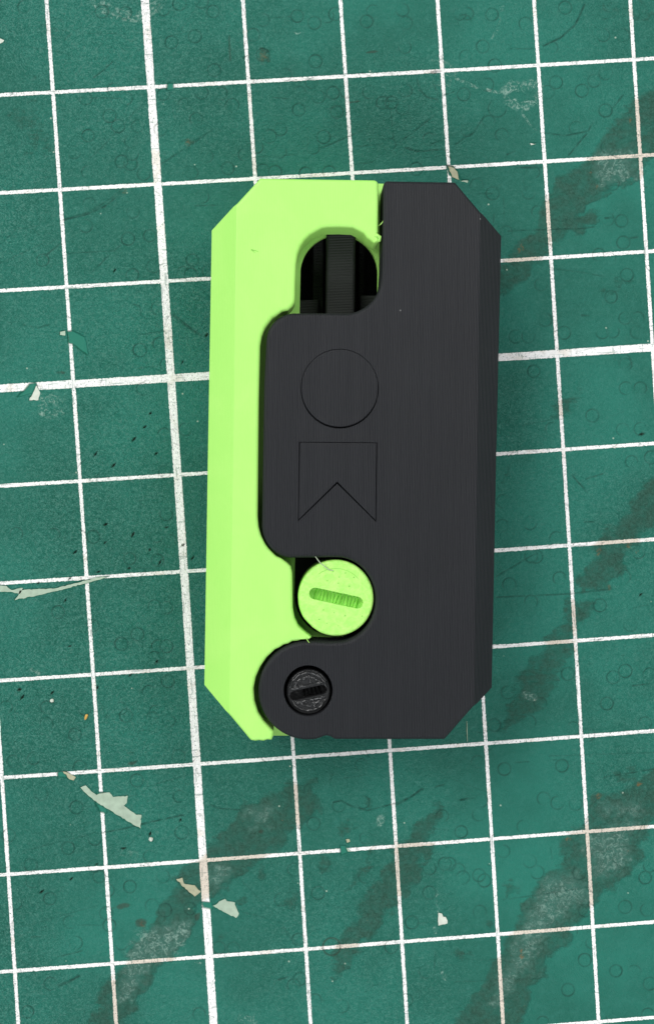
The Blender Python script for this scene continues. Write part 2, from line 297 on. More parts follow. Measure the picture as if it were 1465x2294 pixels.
for i in range(70):                               # fainter hairlines everywhere
    x, y = rng.uniform(0, PW), rng.uniform(0, PH); a = rng.normal(0.05, 0.25) + (math.pi / 2 if rng.random() < .2 else 0); L = rng.uniform(20, 130)
    cuts.append(([(x, y), (x + L * math.cos(a) * .5, y - L * math.sin(a) * .5 + rng.normal(0, 2)), (x + L * math.cos(a), y - L * math.sin(a))], 1.8, rng.uniform(.15, .4)))

tick_seed = np.random.default_rng(5)
pins = []
pins += Z(*zE,[(920,925),(655,1030),(780,1105),(1070,1025),(910,1580),(725,1510),(720,1635),(1140,1530),(1255,1650),(1320,1740),(885,1810),(675,1835),(1095,1770),(1025,1685),(265,1910),(480,1880),(1250,400),(1415,215),(1030,750),(515,1700),(990,845)])
pins += Z(*zF,[(130,865),(345,885),(148,915),(1030,680),(640,855),(855,770),(430,280),(460,580),(140,215)])
pins += Z(*zG,[(988,640),(1185,550),(812,735),(635,840),(470,935),(275,1020)]) + [(1435,1332), (1437,972), (258,605)]
smears = [(zG,(870,175),13,5),(zG,(800,1115),16,6),(zD,(400,1272),10,5),(zB,(1040,340),12,2.5),(zB,(920,668),14,2),(zH,(835,200),7,4),(zG,(930,1220),13,8),(zG,(1300,1180),9,9),(zC,(40,470),14,4)]

flakes = [   # (outline, material, name)
 (Z(*zG,[(530,335),(565,322),(600,360),(635,385),(690,370),(720,368),(745,400),(840,388),(835,435),(815,455),(895,515),(930,515),(925,605),(870,575),(780,520),(640,435),(590,395)]),M_PALE),
 (Z(*zG,[(415,230),(440,235),(500,268),(485,290),(455,280)]),M_BEIGE),
 (Z(*zH,[(520,690),(560,662),(600,645),(612,660),(665,670),(672,700),(690,740),(670,770),(600,735)]),M_PALE),
 (Z(*zH,[(280,515),(320,505),(330,545),(400,555),(440,595),(400,630),(340,580)]),M_BEIGE),
 (Z(*zJ,[(285,858),(305,862),(312,880),(325,880),(335,900),(335,915),(285,928)]),M_WHITE),
 (Z(*zE,[(250,560),(278,610),(265,660),(203,662)]),M_WHITE),
 (Z(*zF,[(-12,176),(45,185),(75,210),(152,197),(135,235),(70,222),(0,222)]),M_PALE),
 (Z(*zF,[(130,215),(165,208),(365,200),(500,165),(640,128),(725,118),(600,158),(420,205),(345,222),(240,248),(97,277),(125,240)]),M_PALE),
 (Z(*zC,[(112,1092),(150,1102),(165,1118),(185,1180),(140,1162)]),M_BEIGE),
 (Z(*zC,[(185,1185),(245,1185),(240,1200)]),M_PALE),
 (Z(*zA,[(-10,245),(30,262),(22,275),(-10,290)]),M_WHITE),
 (Z(*zC,[(650,938),(695,943),(655,952)]),M_WHITE),
 (Z(*zD,[(398,1005),(430,998),(430,1030),(395,1025)]),M_PALE),
 (Z(*zI,[(515,762),(545,785),(525,785)]),M_PALE),
 (Z(*zI,[(512,705),(535,703),(540,720),(520,728)]),M_BEIGE),
]
peel = [Z(*zA,[(1100,545),(1135,545),(1140,585),(1095,590)]), Z(*zD,[(440,1005),(480,1000),(560,1040),(580,1160),(480,1085),(455,1080)]),
        Z(*zE,[(165,595),(205,550),(250,540),(262,600),(120,640)]), Z(*zG,[(635,365),(690,368),(700,505),(660,495),(630,440)]),
        Z(*zG,[(380,232),(440,230),(450,266),(385,266)]), Z(*zI,[(475,745),(515,750),(535,785),(480,805)]),
        Z(*zG,[(1320,1085),(1390,1090),(1395,1135),(1335,1122)]), Z(*zC,[(100,1085),(150,1095),(200,1185),(120,1150)])] + [f[0] for f in flakes]

dirts = [  # (outline, level)
 ([(1480,185),(1480,330),(1425,400),(1340,440),(1300,480),(1318,470),(1340,472),(1330,495),(1240,560),(1175,630),(1110,675),(1110,600),(1165,540),(1195,500),(1222,440),(1260,400),(1330,330),(1385,250)],1.0),
 ([(1415,610),(1405,630),(1372,660),(1352,672),(1350,660),(1380,635)],.75),
 ([(1360,640),(1340,690),(1345,640),(1400,610)],.3),
 ([(1300,860),(1285,905),(1285,930),(1235,940),(1245,910),(1270,880)],.75),
 ([(1330,0),(1480,0),(1480,40),(1330,45)],.25),
 ([(1480,1050),(1480,1150),(1450,1190),(1430,1210),(1400,1260),(1390,1300),(1365,1320),(1290,1320),(1285,1290),(1330,1230),(1375,1170),(1420,1100)],1.0),
 ([(1270,1340),(1335,1345),(1325,1370),(1300,1410),(1280,1470),(1240,1540),(1215,1580),(1175,1620),(1140,1650),(1110,1640),(1150,1560),(1160,1520),(1200,1460),(1240,1400)],.72),
 ([(1190,985),(1160,1040),(1120,1110),(1108,1090),(1140,1040)],.5),
 ([(560,1795),(650,1760),(705,1735),(712,1790),(690,1830),(660,1870),(640,1885),(560,1935),(520,1990),(480,2010),(440,2030),(440,2080),(400,2140),(345,2180),(320,2230),(270,2310),(190,2310),(235,2210),(300,2110),(340,2060),(400,1990),(385,1970),(470,1900)],1.0),
 ([(985,1790),(990,1815),(975,1855),(945,1950),(905,2010),(880,2030),(840,2090),(800,2130),(760,2180),(730,2200),(740,2150),(770,2090),(800,2040),(840,1970),(880,1910),(930,1850)],.95),
 ([(870,1870),(845,1930),(800,1990),(770,2010),(810,1930)],.65),
 ([(1480,1690),(1480,1800),(1450,1870),(1440,1920),(1400,1975),(1370,1990),(1325,2040),(1290,2090),(1235,2160),(1190,2230),(1150,2310),(1005,2310),(1060,2225),(1100,2150),(1150,2085),(1180,2010),(1215,1950),(1260,1930),(1255,1880),(1310,1830),(1330,1780),(1390,1770)],1.0),
 ([(1040,1690),(960,1790),(940,1840),(980,1760)],.45),
 ([(560,1700),(480,1760),(590,1760),(640,1700)],.18),
]
spots = [(585,1953,22,.8),(540,2020,18,.8),(733,1936,24,.85),(665,2012,34,.55),(693,1808,28,.85),(740,1735,18,.6),(775,1860,30,.7),(820,1800,14,.75),(635,1875,22,.6),(1143,1988,20,.8),(1033,2136,16,.75),(1092,2067,12,.8),(1403,1738,24,.7),(590,122,22,.75),(75,290,70,.55),(40,200,50,.33),(130,70,40,.4),(420,315,14,.7),(368,160,16,.4),(1395,1477,10,.75),(1050,2136,10,.6),(168,1645,16,.6),(232,1600,26,.5),(1365,30,26,.5),(1430,35,22,.55),(366,1044,12,.5),(645,45,16,.4),(1040,2290,20,.3),(300,1690,25,.35),(280,1525,40,.32),(1255,880,10,.6),(500,2100,16,.5)]
scuffs = [   # pale crackled rubs (polyline, width, level)
 (Z(*zA,[(640,15),(720,75),(830,105),(930,110),(1030,40),(1060,0)]),18,1.0),
 (Z(*zC,[(480,600),(540,560),(600,580),(650,545),(705,560),(705,650),(640,690),(580,705),(500,650)]),15,1.0),
 (Z(*zC,[(90,480),(170,515),(300,575),(430,605),(500,600)]),5,1.0), (Z(*zC,[(580,705),(620,780),(680,850)]),4,1.0),
 (Z(*zC,[(0,400),(100,410),(160,470),(120,560),(0,560)]),6,.7), (Z(*zC,[(470,40),(450,170),(400,260)]),5,.6),
 (Z(*zE,[(350,645),(405,670),(410,740),(350,765),(295,740),(295,670),(350,645)]),13,1.0),
 (Z(*zI,[(740,560),(735,600)]),12,.75), (Z(*zM,[(560,810),(610,830)]),12,.9), (Z(*zM,[(960,420),(1030,415)]),7,1.0), (Z(*zF,[(215,730),(250,750)]),9,.8),
 (Z(*zJ,[(275,740),(283,860)]),4,.8), (Z(*zJ,[(265,940),(270,975)]),4,.7), (Z(*zJ,[(310,1190),(320,1215)]),7,.9), (Z(*zH,[(700,1430),(780,1440)]),14,.6), (Z(*zG,[(820,760),(900,790)]),16,.45),
 (Z(*zB,[(520,215),(580,220)]),5,.8), (Z(*zH,[(410,1062),(440,1066)]),4,1.0),
]
inscuff = [ ([(1330,340),(1420,330),(1420,400),(1340,420)],.9), ([(300,2085),(430,2060),(420,2130),(330,2170),(290,2240),(255,2260),(270,2180)],1.0), ([(470,1930),(520,1940),(500,1990),(460,1990)],.9), ([(550,1810),(620,1790),(600,1850),(560,1860)],.7),
 ([(1220,1960),(1290,1950),(1330,2010),(1260,2060),(1220,2110),(1180,2170),(1130,2250),(1090,2250),(1150,2120)],.75), ([(1300,1870),(1430,1830),(1400,1950),(1330,1970)],.8), ([(1340,1790),(1450,1790),(1430,1840),(1340,1830)],.6), ([(770,2140),(830,2060),(800,2110)],.5)]

# ---------------------------------------------------------------- the mat: real relief, one dense sheet
def graded(lo, hi, step, far_lo, far_hi):
    core = np.arange(lo, hi + step * .5, step); up = [core[-1]]; dn = [core[0]]; s = step
    while up[-1] < far_hi: s *= 1.45; up.append(min(up[-1] + s, far_hi))
    s = step
    while dn[-1] > far_lo: s *= 1.45; dn.append(max(dn[-1] - s, far_lo))
    return np.concatenate([np.array(dn[:0:-1]), core, np.array(up[1:])])
corner = unproject(np.array([-25, PW + 25, -25, PW + 25]), np.array([-25, -25, PH + 25, PH + 25]), 0.0)
STEP = 0.11
xs = graded(corner[:, 0].min(), corner[:, 0].max(), STEP, -300, 300)
ys = graded(corner[:, 1].min(), corner[:, 1].max(), STEP, -220, 220)
nx, ny = len(xs), len(ys)
XX, YY = np.meshgrid(xs, ys)
W3 = np.stack([XX, YY, np.zeros_like(XX)], -1)
UU, VV = project(W3)
ext = np.stack([XX, YY], -1)
cl = np.stack([np.clip(XX, corner[:, 0].min(), corner[:, 0].max()), np.clip(YY, corner[:, 1].min(), corner[:, 1].max())], -1)
gg = feats(cl) @ GC + (feats(ext)[..., :3] - feats(cl)[..., :3]) @ GL
height = np.zeros_like(XX); groove = np.zeros_like(XX); dirt = np.zeros_like(XX); flake = np.zeros_like(XX); scuff = np.zeros_like(XX); ink = np.zeros_like(XX)
def window(u0, u1, v0, v1, pad):
    p = unproject(np.array([u0 - pad, u1 + pad, u0 - pad, u1 + pad]), np.array([v0 - pad, v0 - pad, v1 + pad, v1 + pad]), 0.0)
    i0, i1 = np.searchsorted(xs, [p[:, 0].min(), p[:, 0].max()]); j0, j1 = np.searchsorted(ys, [p[:, 1].min(), p[:, 1].max()])
    return slice(j0, max(j1, j0 + 1)), slice(i0, max(i1, i0 + 1))
def seg_dist(U, V, pts):
    d = np.full(U.shape, 1e9)
    for (ax, ay), (bx, by) in zip(pts[:-1], pts[1:]):
        ex, ey = bx - ax, by - ay; L = ex * ex + ey * ey + 1e-9
        t = np.clip(((U - ax) * ex + (V - ay) * ey) / L, 0, 1)
        d = np.minimum(d, np.hypot(U - ax - t * ex, V - ay - t * ey))
    return d
def poly_sd(U, V, pts):
    ins = np.zeros(U.shape, bool); n = len(pts)
    for i in range(n):
        (x1, y1), (x2, y2) = pts[i], pts[(i + 1) % n]
        if y1 == y2: continue
        c = ((y1 > V) != (y2 > V)) & (U < (x2 - x1) * (V - y1) / (y2 - y1) + x1)
        ins ^= c
    d = seg_dist(U, V, list(pts) + [pts[0]])
    return np.where(ins, -d, d)
def sst(x, a, b): t = np.clip((x - a) / (b - a), 0, 1); return t * t * (3 - 2 * t)
# smooth random field for breaking up outlines
def field(cell, seed):
    r = np.random.default_rng(seed); n = 64; g = r.random((n, n))
    fx, fy = UU / cell, VV / cell
    ix, iy = np.floor(fx).astype(int), np.floor(fy).astype(int); tx, ty = fx - ix, fy - iy
    tx = tx * tx * (3 - 2 * tx); ty = ty * ty * (3 - 2 * ty)
    g4 = lambda a, b: g[a % n, b % n]
    return (g4(iy, ix) * (1 - tx) + g4(iy, ix + 1) * tx) * (1 - ty) + (g4(iy + 1, ix) * (1 - tx) + g4(iy + 1, ix + 1) * tx) * ty
nzA = field(9, 1) - .5; nzB = field(26, 2) - .5
def bbox(pts): a = np.array([p[:2] for p in pts]); return a[:, 0].min(), a[:, 0].max(), a[:, 1].min(), a[:, 1].max()

for r in rings:
    rad = r[2] if len(r) > 2 else rng.normal(14.3, .35)
    W = window(r[0], r[0], r[1], r[1], rad + 5); U, V = UU[W], VV[W]
    d = np.abs(np.hypot(U - r[0], V - r[1]) - rad); a = np.arctan2(V - r[1], U - r[0])
    s = rng.uniform(.5, .95)
    if any(abs(r[0] - q[0]) < 9 and abs(r[1] - q[1]) < 9 for q in strong): s = 1.0
    arc = np.clip(.55 + .6 * np.sin(a + rng.uniform(0, 6.3)) + .35 * np.sin(2 * a + rng.uniform(0, 6.3)), .12 if s < .8 else .6, 1)
    f = np.exp(-(d / 1.3) ** 2) * arc * s
    height[W] -= .10 * f; groove[W] = np.maximum(groove[W], f * .95)
    dome = np.exp(-(np.hypot(U - r[0], V - r[1]) / (rad * .8)) ** 4) * s
    height[W] += .006 * dome
# the stained ring low in the middle
W = window(743, 743, 2121, 2121, 30); U, V = UU[W], VV[W]; d = np.abs(np.hypot(U - 743, V - 2121) - 19.5)
f = np.exp(-(d / 1.7) ** 2); ink[W] = np.maximum(ink[W], f * .75); height[W] -= .1 * f
gd = np.minimum(np.abs(gg[..., 0] - np.round(gg[..., 0])), np.abs(gg[..., 1] - np.round(gg[..., 1])))
on = np.argwhere((gd < .012) & (UU > 0) & (UU < PW) & (VV > 0) & (VV < PH))
for j, i in on[tick_seed.integers(0, len(on), 260)]:          # nicks where blades crossed the printed lines
    u, v, a, L = UU[j, i], VV[j, i], tick_seed.uniform(0, 3.14), tick_seed.uniform(4, 13)
    cuts.append(([(u - L * math.cos(a), v - L * math.sin(a)), (u + tick_seed.normal(0, 2), v + tick_seed.normal(0, 2)), (u + L * math.cos(a), v + L * math.sin(a))], tick_seed.uniform(1.3, 2.2), tick_seed.uniform(.35, .95)))
for pts, wd, dp in cuts:
    W = window(*bbox(pts), 12); U, V = UU[W], VV[W]
    U = U + nzB[W] * 3; d = seg_dist(U, V, pts)
    f = np.exp(-(d / (wd * .62)) ** 2) * dp * np.clip(.75 + nzA[W] * 1.2, .2, 1)
    height[W] -= .10 * f; groove[W] = np.maximum(groove[W], f)
    l = np.exp(-((d - wd * 1.3) / (wd * .8)) ** 2) * dp; height[W] += .02 * l     # raised burr
for (u, v) in pins:
    a = rng.normal(-.75, .35); L = rng.uniform(4.5, 8.5); b = rng.uniform(1.8, 3.2)
    W = window(u, u, v, v, 18); U, V = UU[W] - u, VV[W] - v
    p, q = U * math.cos(a) + V * math.sin(a), -U * math.sin(a) + V * math.cos(a)
    f = sst(np.abs(p / L) + np.abs(q / b) + nzA[W] * .5, 1.15, .6)
    height[W] -= .35 * f; ink[W] = np.maximum(ink[W], f * .8)
for z, p, a, b in smears:
    (u, v), = Z(*z, [p]); W = window(u, u, v, v, a + 12); U, V = UU[W] - u, VV[W] - v
    f = sst((U / a) ** 2 + ((V + U * .12) / b) ** 2 + nzA[W] * 1.8, 1.3, .3); ink[W] = np.maximum(ink[W], f * .6)
(u0, v0), (u1, v1) = Z(*zB, [(98, 240), (106, 395)])
W = window(u0, u1, v0, v1, 6); d = seg_dist(UU[W], VV[W], [(u0, v0), (u1, v1)]); ink[W] = np.maximum(ink[W], np.exp(-(d / 2) ** 2) * .5)
for pts, lv in dirts:
    W = window(*bbox(pts), 40); sd = poly_sd(UU[W] + nzB[W] * 22, VV[W] + nzB[W] * 18, pts) + nzA[W] * 8
    dirt[W] = np.maximum(dirt[W], sst(sd, 13, -20) * lv * 1.1)
for u, v, r, lv in spots:
    W = window(u, u, v, v, r * 2); d = np.hypot(UU[W] - u + nzB[W] * r * 1.3, VV[W] - v + nzA[W] * r * 1.1)
    dirt[W] = np.maximum(dirt[W], sst(d, r * 1.35, r * .2) * lv * .82)
rust = np.zeros_like(XX)
for u, v, r, lv in [(1170,2140,8,.9),(1168,2128,6,.7),(1340,1784,9,.6),(1430,1757,10,.7),(1272,1879,8,.5),(1168,555,8,.5),(1162,560,7,.5),(1340,1236,8,.6),(1410,1225,9,.5),(1425,1235,6,.5),(1365,1315,7,.5),(318,2068,12,.5),(280,430,8,.4),(420,318,10,.45),(590,125,16,.35),(1412,268,7,.5),(1336,418,6,.6),(1322,388,5,.5)]:
    W = window(u, u, v, v, r * 2); d = np.hypot((UU[W] - u) * 1.3 + nzA[W] * r, VV[W] - v + nzB[W] * r); rust[W] = np.maximum(rust[W], sst(d, r, r * .3) * lv)
for pts, wd, lv in scuffs:
    W = window(*bbox(pts), wd * 2); d = seg_dist(UU[W] + nzA[W] * 5, VV[W] + nzA[W] * 4, pts)
    scuff[W] = np.maximum(scuff[W], sst(d, wd * 1.1, wd * .3) * lv)
for pts, lv in inscuff:
    W = window(*bbox(pts), 30); sd = poly_sd(UU[W] + nzB[W] * 18, VV[W] + nzA[W] * 10, pts); scuff[W] = np.maximum(scuff[W], sst(sd + nzA[W] * 18, 20, -24) * lv * .72)
for pts in peel:
    W = window(*bbox(pts), 12); sd = poly_sd(UU[W] + nzA[W] * 2, VV[W], pts)
    f = sst(sd, 2.2, -.8); flake[W] = np.maximum(flake[W], f); height[W] += -.16 * f + .05 * np.exp(-((sd - 4.2) / 1.8) ** 2) * (.5 + nzB[W])
# where the texture is still crisp (towards the left and round the tool), elsewhere it is rubbed smooth
grain = np.clip(.55 + (field(230, 5) - .5) * .9 + .35 * sst(UU, 900, 150) - .25 * sst(VV, 1500, 2100), .1, 1)
height += (field(4.2, 8) - .5) * .016 * grain

def float_attr(me, name, arr):
    a = me.attributes.new(name, 'FLOAT', 'POINT'); a.data.foreach_set('value', np.ascontiguousarray(arr.ravel(), dtype=np.float32))
def grid_mesh(name):
    me = bpy.data.meshes.new(name); nv = nx * ny
    co = np.stack([XX, YY, height], -1).reshape(-1, 3).astype(np.float32) * MM
    i = np.arange(nv).reshape(ny, nx)
    q = np.stack([i[:-1, :-1], i[:-1, 1:], i[1:, 1:], i[1:, :-1]], -1).reshape(-1, 4)
    me.vertices.add(nv); me.vertices.foreach_set('co', co.ravel())
    me.loops.add(q.size); me.loops.foreach_set('vertex_index', q.ravel().astype(np.int32))
    me.polygons.add(len(q)); me.polygons.foreach_set('loop_start', (np.arange(len(q)) * 4).astype(np.int32))
    me.polygons.foreach_set('use_smooth', np.ones(len(q), bool))
    me.update(calc_edges=True)
    return me
me = grid_mesh("cutting_mat")
for nm, ar in (('grid_u', gg[..., 0]), ('grid_v', gg[..., 1]), ('dirt', dirt), ('flake', flake), ('groove', np.clip(groove, 0, 1)), ('scuff', scuff), ('ink', ink), ('grain', grain), ('rust', rust)):
    float_attr(me, nm, ar)
me.materials.append(M_MAT)
mat_ob = bpy.data.objects.new("cutting_mat", me); COL.objects.link(mat_ob)
mat_ob['kind'] = 'structure'
mat_ob['label'] = 'worn green cutting mat with a white printed grid under the closed tool'
mat_ob['category'] = 'cutting mat'

# ---------------------------------------------------------------- mesh helpers for the tool
def link_mesh(name, bm, mat, parent=None, smooth=30):
    bmesh.ops.recalc_face_normals(bm, faces=bm.faces)
    me = bpy.data.meshes.new(name); bm.to_mesh(me); bm.free()
    for p in me.polygons: p.use_smooth = True
    me.set_sharp_from_angle(angle=math.radians(smooth))
    for p in me.polygons:
        if abs(p.normal.z) > 0.9995: p.use_smooth = False
    me.materials.append(mat)
    o = bpy.data.objects.new(name, me); COL.objects.link(o)
    if parent: o.parent = parent
    return o
def flat_patch(name, pts_px, z, mat, thick, parent):
    w = unproject(np.array([p[0] for p in pts_px]), np.array([p[1] for p in pts_px]), 0.0)[:, :2]
    if np.sum(w[:, 0] * np.roll(w[:, 1], -1) - w[:, 1] * np.roll(w[:, 0], -1)) < 0: w = w[::-1]
    bm = bmesh.new(); n = len(w)
    t = [bm.verts.new((x * MM, y * MM, z * MM)) for x, y in w]; b = [bm.verts.new((x * MM, y * MM, (z - thick) * MM)) for x, y in w]
    bm.faces.new(t); bm.faces.new(b[::-1])
    for i in range(n): bm.faces.new((b[i], b[(i + 1) % n], t[(i + 1) % n], t[i]))
    return link_mesh(name, bm, mat, parent)
def torn(pts):
    out = []
    for (x1, y1), (x2, y2) in zip(pts, pts[1:] + pts[:1]):
        n = max(1, int(math.hypot(x2 - x1, y2 - y1) / 5))
        out += [(x1 + (x2 - x1) * k / n + (rng.normal(0, .9) if k else 0), y1 + (y2 - y1) * k / n + (rng.normal(0, .9) if k else 0)) for k in range(n)]
    return out
for pts, mm_ in flakes:
    pts = torn(pts)
    flat_patch("peeled_patch", pts, -0.075, mm_, 0.2, mat_ob)

T = 14.0
# knife frame: y along its long side
a0, a1 = unproject(np.array([473.5, 1120.8]), np.array([600., 600.]), T - 2.5)[:, :2], unproject(np.array([459.5, 1101.]), np.array([1480., 1480.]), T - 2.5)[:, :2]
ydir = (a0 - a1).mean(0); ydir /= np.linalg.norm(ydir); xdir = np.array([ydir[1], -ydir[0]])
KO = unproject(790., 1030., 0.0)[:2]
def K(pts, z):
    p = unproject(np.array([q[0] for q in pts], float), np.array([q[1] for q in pts], float), z)[:, :2] - KO
    return np.stack([p @ xdir, p @ ydir], -1)
def arc(cx, cy, rx, ry, a, b, n):   # degrees, photograph sense (y down)
    return [(cx + rx * math.cos(math.radians(a + (b - a) * i / (n - 1))), cy + ry * math.sin(math.radians(a + (b - a) * i / (n - 1)))) for i in range(n)]
def resample(pts, step, sharp=25):
    """subdivide long edges so the outline carries enough points"""
    out = []; n = len(pts)
    for i in range(n):
        a, b = np.array(pts[i]), np.array(pts[(i + 1) % n]); L = np.linalg.norm(b - a); k = max(1, int(L / step))
        for j in range(k): out.append(tuple(a + (b - a) * j / k))
    return out
def ccw(p):
    p = np.asarray(p); return p if np.sum(p[:, 0] * np.roll(p[:, 1], -1) - p[:, 1] * np.roll(p[:, 0], -1)) > 0 else p[::-1]
def inset(p, d):
    a = p - np.roll(p, 1, 0); b = np.roll(p, -1, 0) - p
    a /= np.linalg.norm(a, axis=1)[:, None] + 1e-9; b /= np.linalg.norm(b, axis=1)[:, None] + 1e-9
    na, nb = np.stack([-a[:, 1], a[:, 0]], -1), np.stack([-b[:, 1], b[:, 0]], -1)
    m_ = na + nb; l = np.sum(m_ * na, 1); l = np.clip(l, .5, None)
    return p + m_ / l[:, None] * d
def safe_scale(p, d):
    n = len(p); s = np.ones(n)
    for _ in range(14):
        q = p + (inset(p, d) - p) * s[:, None]
        e0, e1 = np.roll(p, -1, 0) - p, np.roll(q, -1, 0) - q
        bad = np.sum(e0 * e1, 1) < 0.04 * np.sum(e0 * e0, 1)
        if not bad.any(): break
        hit = bad | np.roll(bad, 1) | np.roll(bad, -1) | np.roll(bad, 2)
        s[hit] *= 0.6
    return s
def prism(bm, outline, z0, z1, fillet=0.45, holes=(), segs=4):
    """closed solid: outline (mm, knife frame) from z0 to z1, rounded upper rim; holes = [(outline, floor z, floor(bm, loop verts) or None)]"""
    p = ccw(outline); n = len(p); loops = []; sc = safe_scale(p, fillet)[:, None] if fillet > 0 else 1.0
    prof = [(0, z0)] + [(fillet * (1 - math.cos(t)), z1 - fillet + fillet * math.sin(t)) for t in np.linspace(0, math.pi / 2, segs + 1)] if fillet > 0 else [(0, z0), (0, z1)]
    for d, z in prof:
        q = p + (inset(p, d) - p) * sc if d else p
        loops.append([bm.verts.new((x * MM, y * MM, z * MM)) for x, y in q])
    for A, B in zip(loops[:-1], loops[1:]):
        for i in range(n): bm.faces.new((A[i], A[(i + 1) % n], B[(i + 1) % n], B[i]))
    bm.faces.new(loops[0][::-1])
    polys = [[v.co.copy() for v in loops[-1]]]; vs = list(loops[-1])
    for h, zf, fl in holes:
        hp = ccw(h); rimf = 0.035
        top = inset(hp, -rimf)
        l0 = [bm.verts.new((x * MM, y * MM, z1 * MM)) for x, y in top]
        l1 = [bm.verts.new((x * MM, y * MM, (z1 - rimf) * MM)) for x, y in hp]; l2 = [bm.verts.new((x * MM, y * MM, zf * MM)) for x, y in hp]
        for A, B in ((l0, l1), (l1, l2)):
            for i in range(len(hp)): bm.faces.new((A[(i + 1) % len(hp)], A[i], B[i], B[(i + 1) % len(hp)]))
        bm.faces.new(l2)
        polys.append([v.co.copy() for v in l0]); vs += l0
    for tri in tessellate_polygon(polys):
        try: bm.faces.new([vs[i] for i in tri])
        except ValueError: pass
def chamfer(bm, p0, p1, zt, zb, side):
    """cut the solid with the sloping plane through two points (mm) at zt, falling to +side (mm) at zb"""
    a, b = np.array(p0), np.array(p1); t = (b - a) / np.linalg.norm(b - a); n2 = np.array([t[1], -t[0]]); n2 *= np.sign(n2[0]) * np.sign(side)
    run, drop = abs(side), zt - zb
    no = Vector((n2[0] * drop, n2[1] * drop, run)) if drop > 0 else Vector((n2[0] * -drop, n2[1] * -drop, -run))
    no.normalize()
    g = bmesh.ops.bisect_plane(bm, geom=bm.verts[:] + bm.edges[:] + bm.faces[:], dist=1e-8, plane_co=Vector((a[0] * MM, a[1] * MM, zt * MM)), plane_no=no, clear_outer=True)
    ed = [e for e in g['geom_cut'] if isinstance(e, bmesh.types.BMEdge) and len(e.link_faces) < 2]
    if ed: bmesh.ops.holes_fill(bm, edges=ed, sides=0)

def soften(bm, z, width=0.9):
    """round the crease where the side slope meets the face"""
    bm.normal_update()
    ed = [e for e in bm.edges if len(e.link_faces) == 2 and all(abs(v.co.z - z * MM) < 1e-6 for v in e.verts)
          and sorted(abs(f.normal.z) > .999 for f in e.link_faces) == [False, True] and min(f.normal.z for f in e.link_faces) < .9
          and abs((e.verts[0].co - e.verts[1].co).normalized().y) > .95 and min(f.calc_area() for f in e.link_faces if f.normal.z < .9) > 1e-5]
    if ed: bmesh.ops.bevel(bm, geom=ed, offset=width * MM, segments=3, profile=.5, affect='EDGES', clamp_overlap=True)
knife = bpy.data.objects.new("pocket_knife", None); COL.objects.link(knife)
knife.location = (KO[0] * MM, KO[1] * MM, 0.0)
knife.rotation_euler = (0, 0, math.atan2(xdir[1], xdir[0]))
knife['label'] = 'closed lime green and black 3D printed folding pocket knife lying on the green cutting mat'
knife['category'] = 'pocket knife'

def jag(pts, lo, hi, amp, y_rng):
    """ragged layer ends on the lime arcs"""
    out = []
    for i, (u, v) in enumerate(pts):
        if lo <= u <= hi and y_rng[0] <= v <= y_rng[1]:
            s = amp * ((i % 2) - .4) * rng.uniform(.4, 1.3); out.append((u + s * .3, v + s))
        else: out.append((u, v))
    return out

# --- lime half
G = [(583,398.5),(700,400.5),(836,402.5)] + arc(837.5,412,10,9.5,-80,0,5) + [(847.5,455),(846.8,505),(846,528),(848,536),(846,543),(838,544),(828,538),(815,524),(803,515),(790,510.5),(760,509),(735,509.5),(722,512)]
G += [(708,518),(695,526),(683,537.5),(673.5,552),(667,570),(664,592),(662,640),(661.5,668),(660,677),(655,687),(645,693.5),(632,697),(618,706),(604,719),(593,735),(586.5,752),(583,773),(580,900),(578.5,1040),(577.3,1156),(579.5,1180),(585,1200),(594,1218),(606,1234),(618,1245),(631,1252.5),(643,1260),(651.5,1269),(655,1284),(656,1361),(660,1384),(668,1401),(680,1414),(693,1423),(698,1428),(692,1432.5),(675,1433),(655,1437),(636,1445),(616,1455.5),(597,1473),(583,1494),(573,1517),(568,1543),(570,1570),(578,1596),(590,1615),(604,1630),(613,1639),(612.5,1650),(608,1657),(590,1659.5),(563,1659.5),(558,1654)]
G += [(458.2,1534.5),(466,1030),(474.8,516.4)]
G = resample(G, 9)
G = jag(G, 603, 660, 2.6, (678, 730)); G = jag(G, 600, 655, 2.4, (1225, 1268)); G = jag(G, 655, 697, 1.6, (1395, 1432)); G = jag(G, 610, 680, 1.4, (1434, 1462)); G = jag(G, 700, 728, 2.0, (508, 530)); G = jag(G, 798, 850, 3.2, (510, 546)); G = jag(G, 556, 614, 1.8, (1645, 1662))
gm = K(G, T)
# the lowest outer edge sits 2.7 mm below the face, so the side corners are placed at their own height
def drop(u, v, c0, c1, e0, e1, y0, y1):
    f = (v - y0) / (y1 - y0); c, e = c0 + (c1 - c0) * f, e0 + (e1 - e0) * f
    return 2.9 * min(1.0, max(0.0, (u - c) / (e - c)))
for i, (u, v) in enumerate(G):
    if u < 531: gm[i] = K([(u, v)], T - drop(u, v, 531, 515, 474.8, 458.2, 516, 1534))[0]
bm = bmesh.new()
prism(bm, gm, 9.6, T, 0.42)
l0, l1 = K([(531, 470)], T)[0], K([(515, 1592)], T)[0]
off = K([(475, 516)], T - 2.9)[0][0] - l0[0]
chamfer(bm, l0, l1, T, T - 2.9, off)
soften(bm, T)
bml = bmesh.new()
prism(bml, K([(588,404),(834,408),(834,468),(610,468),(560,520),(548,1500),(556,1570),(592,1640),(588,1652),(566,1652),(461,1533),(477.5,518)], T - 2.9), 0.0, 9.62, 0)
chamfer(bml, l0, l1, 0.0, 2.9, off)
tmp = bpy.data.meshes.new("b"); bml.to_mesh(tmp); bml.free(); bm.from_mesh(tmp); bpy.data.meshes.remove(tmp)
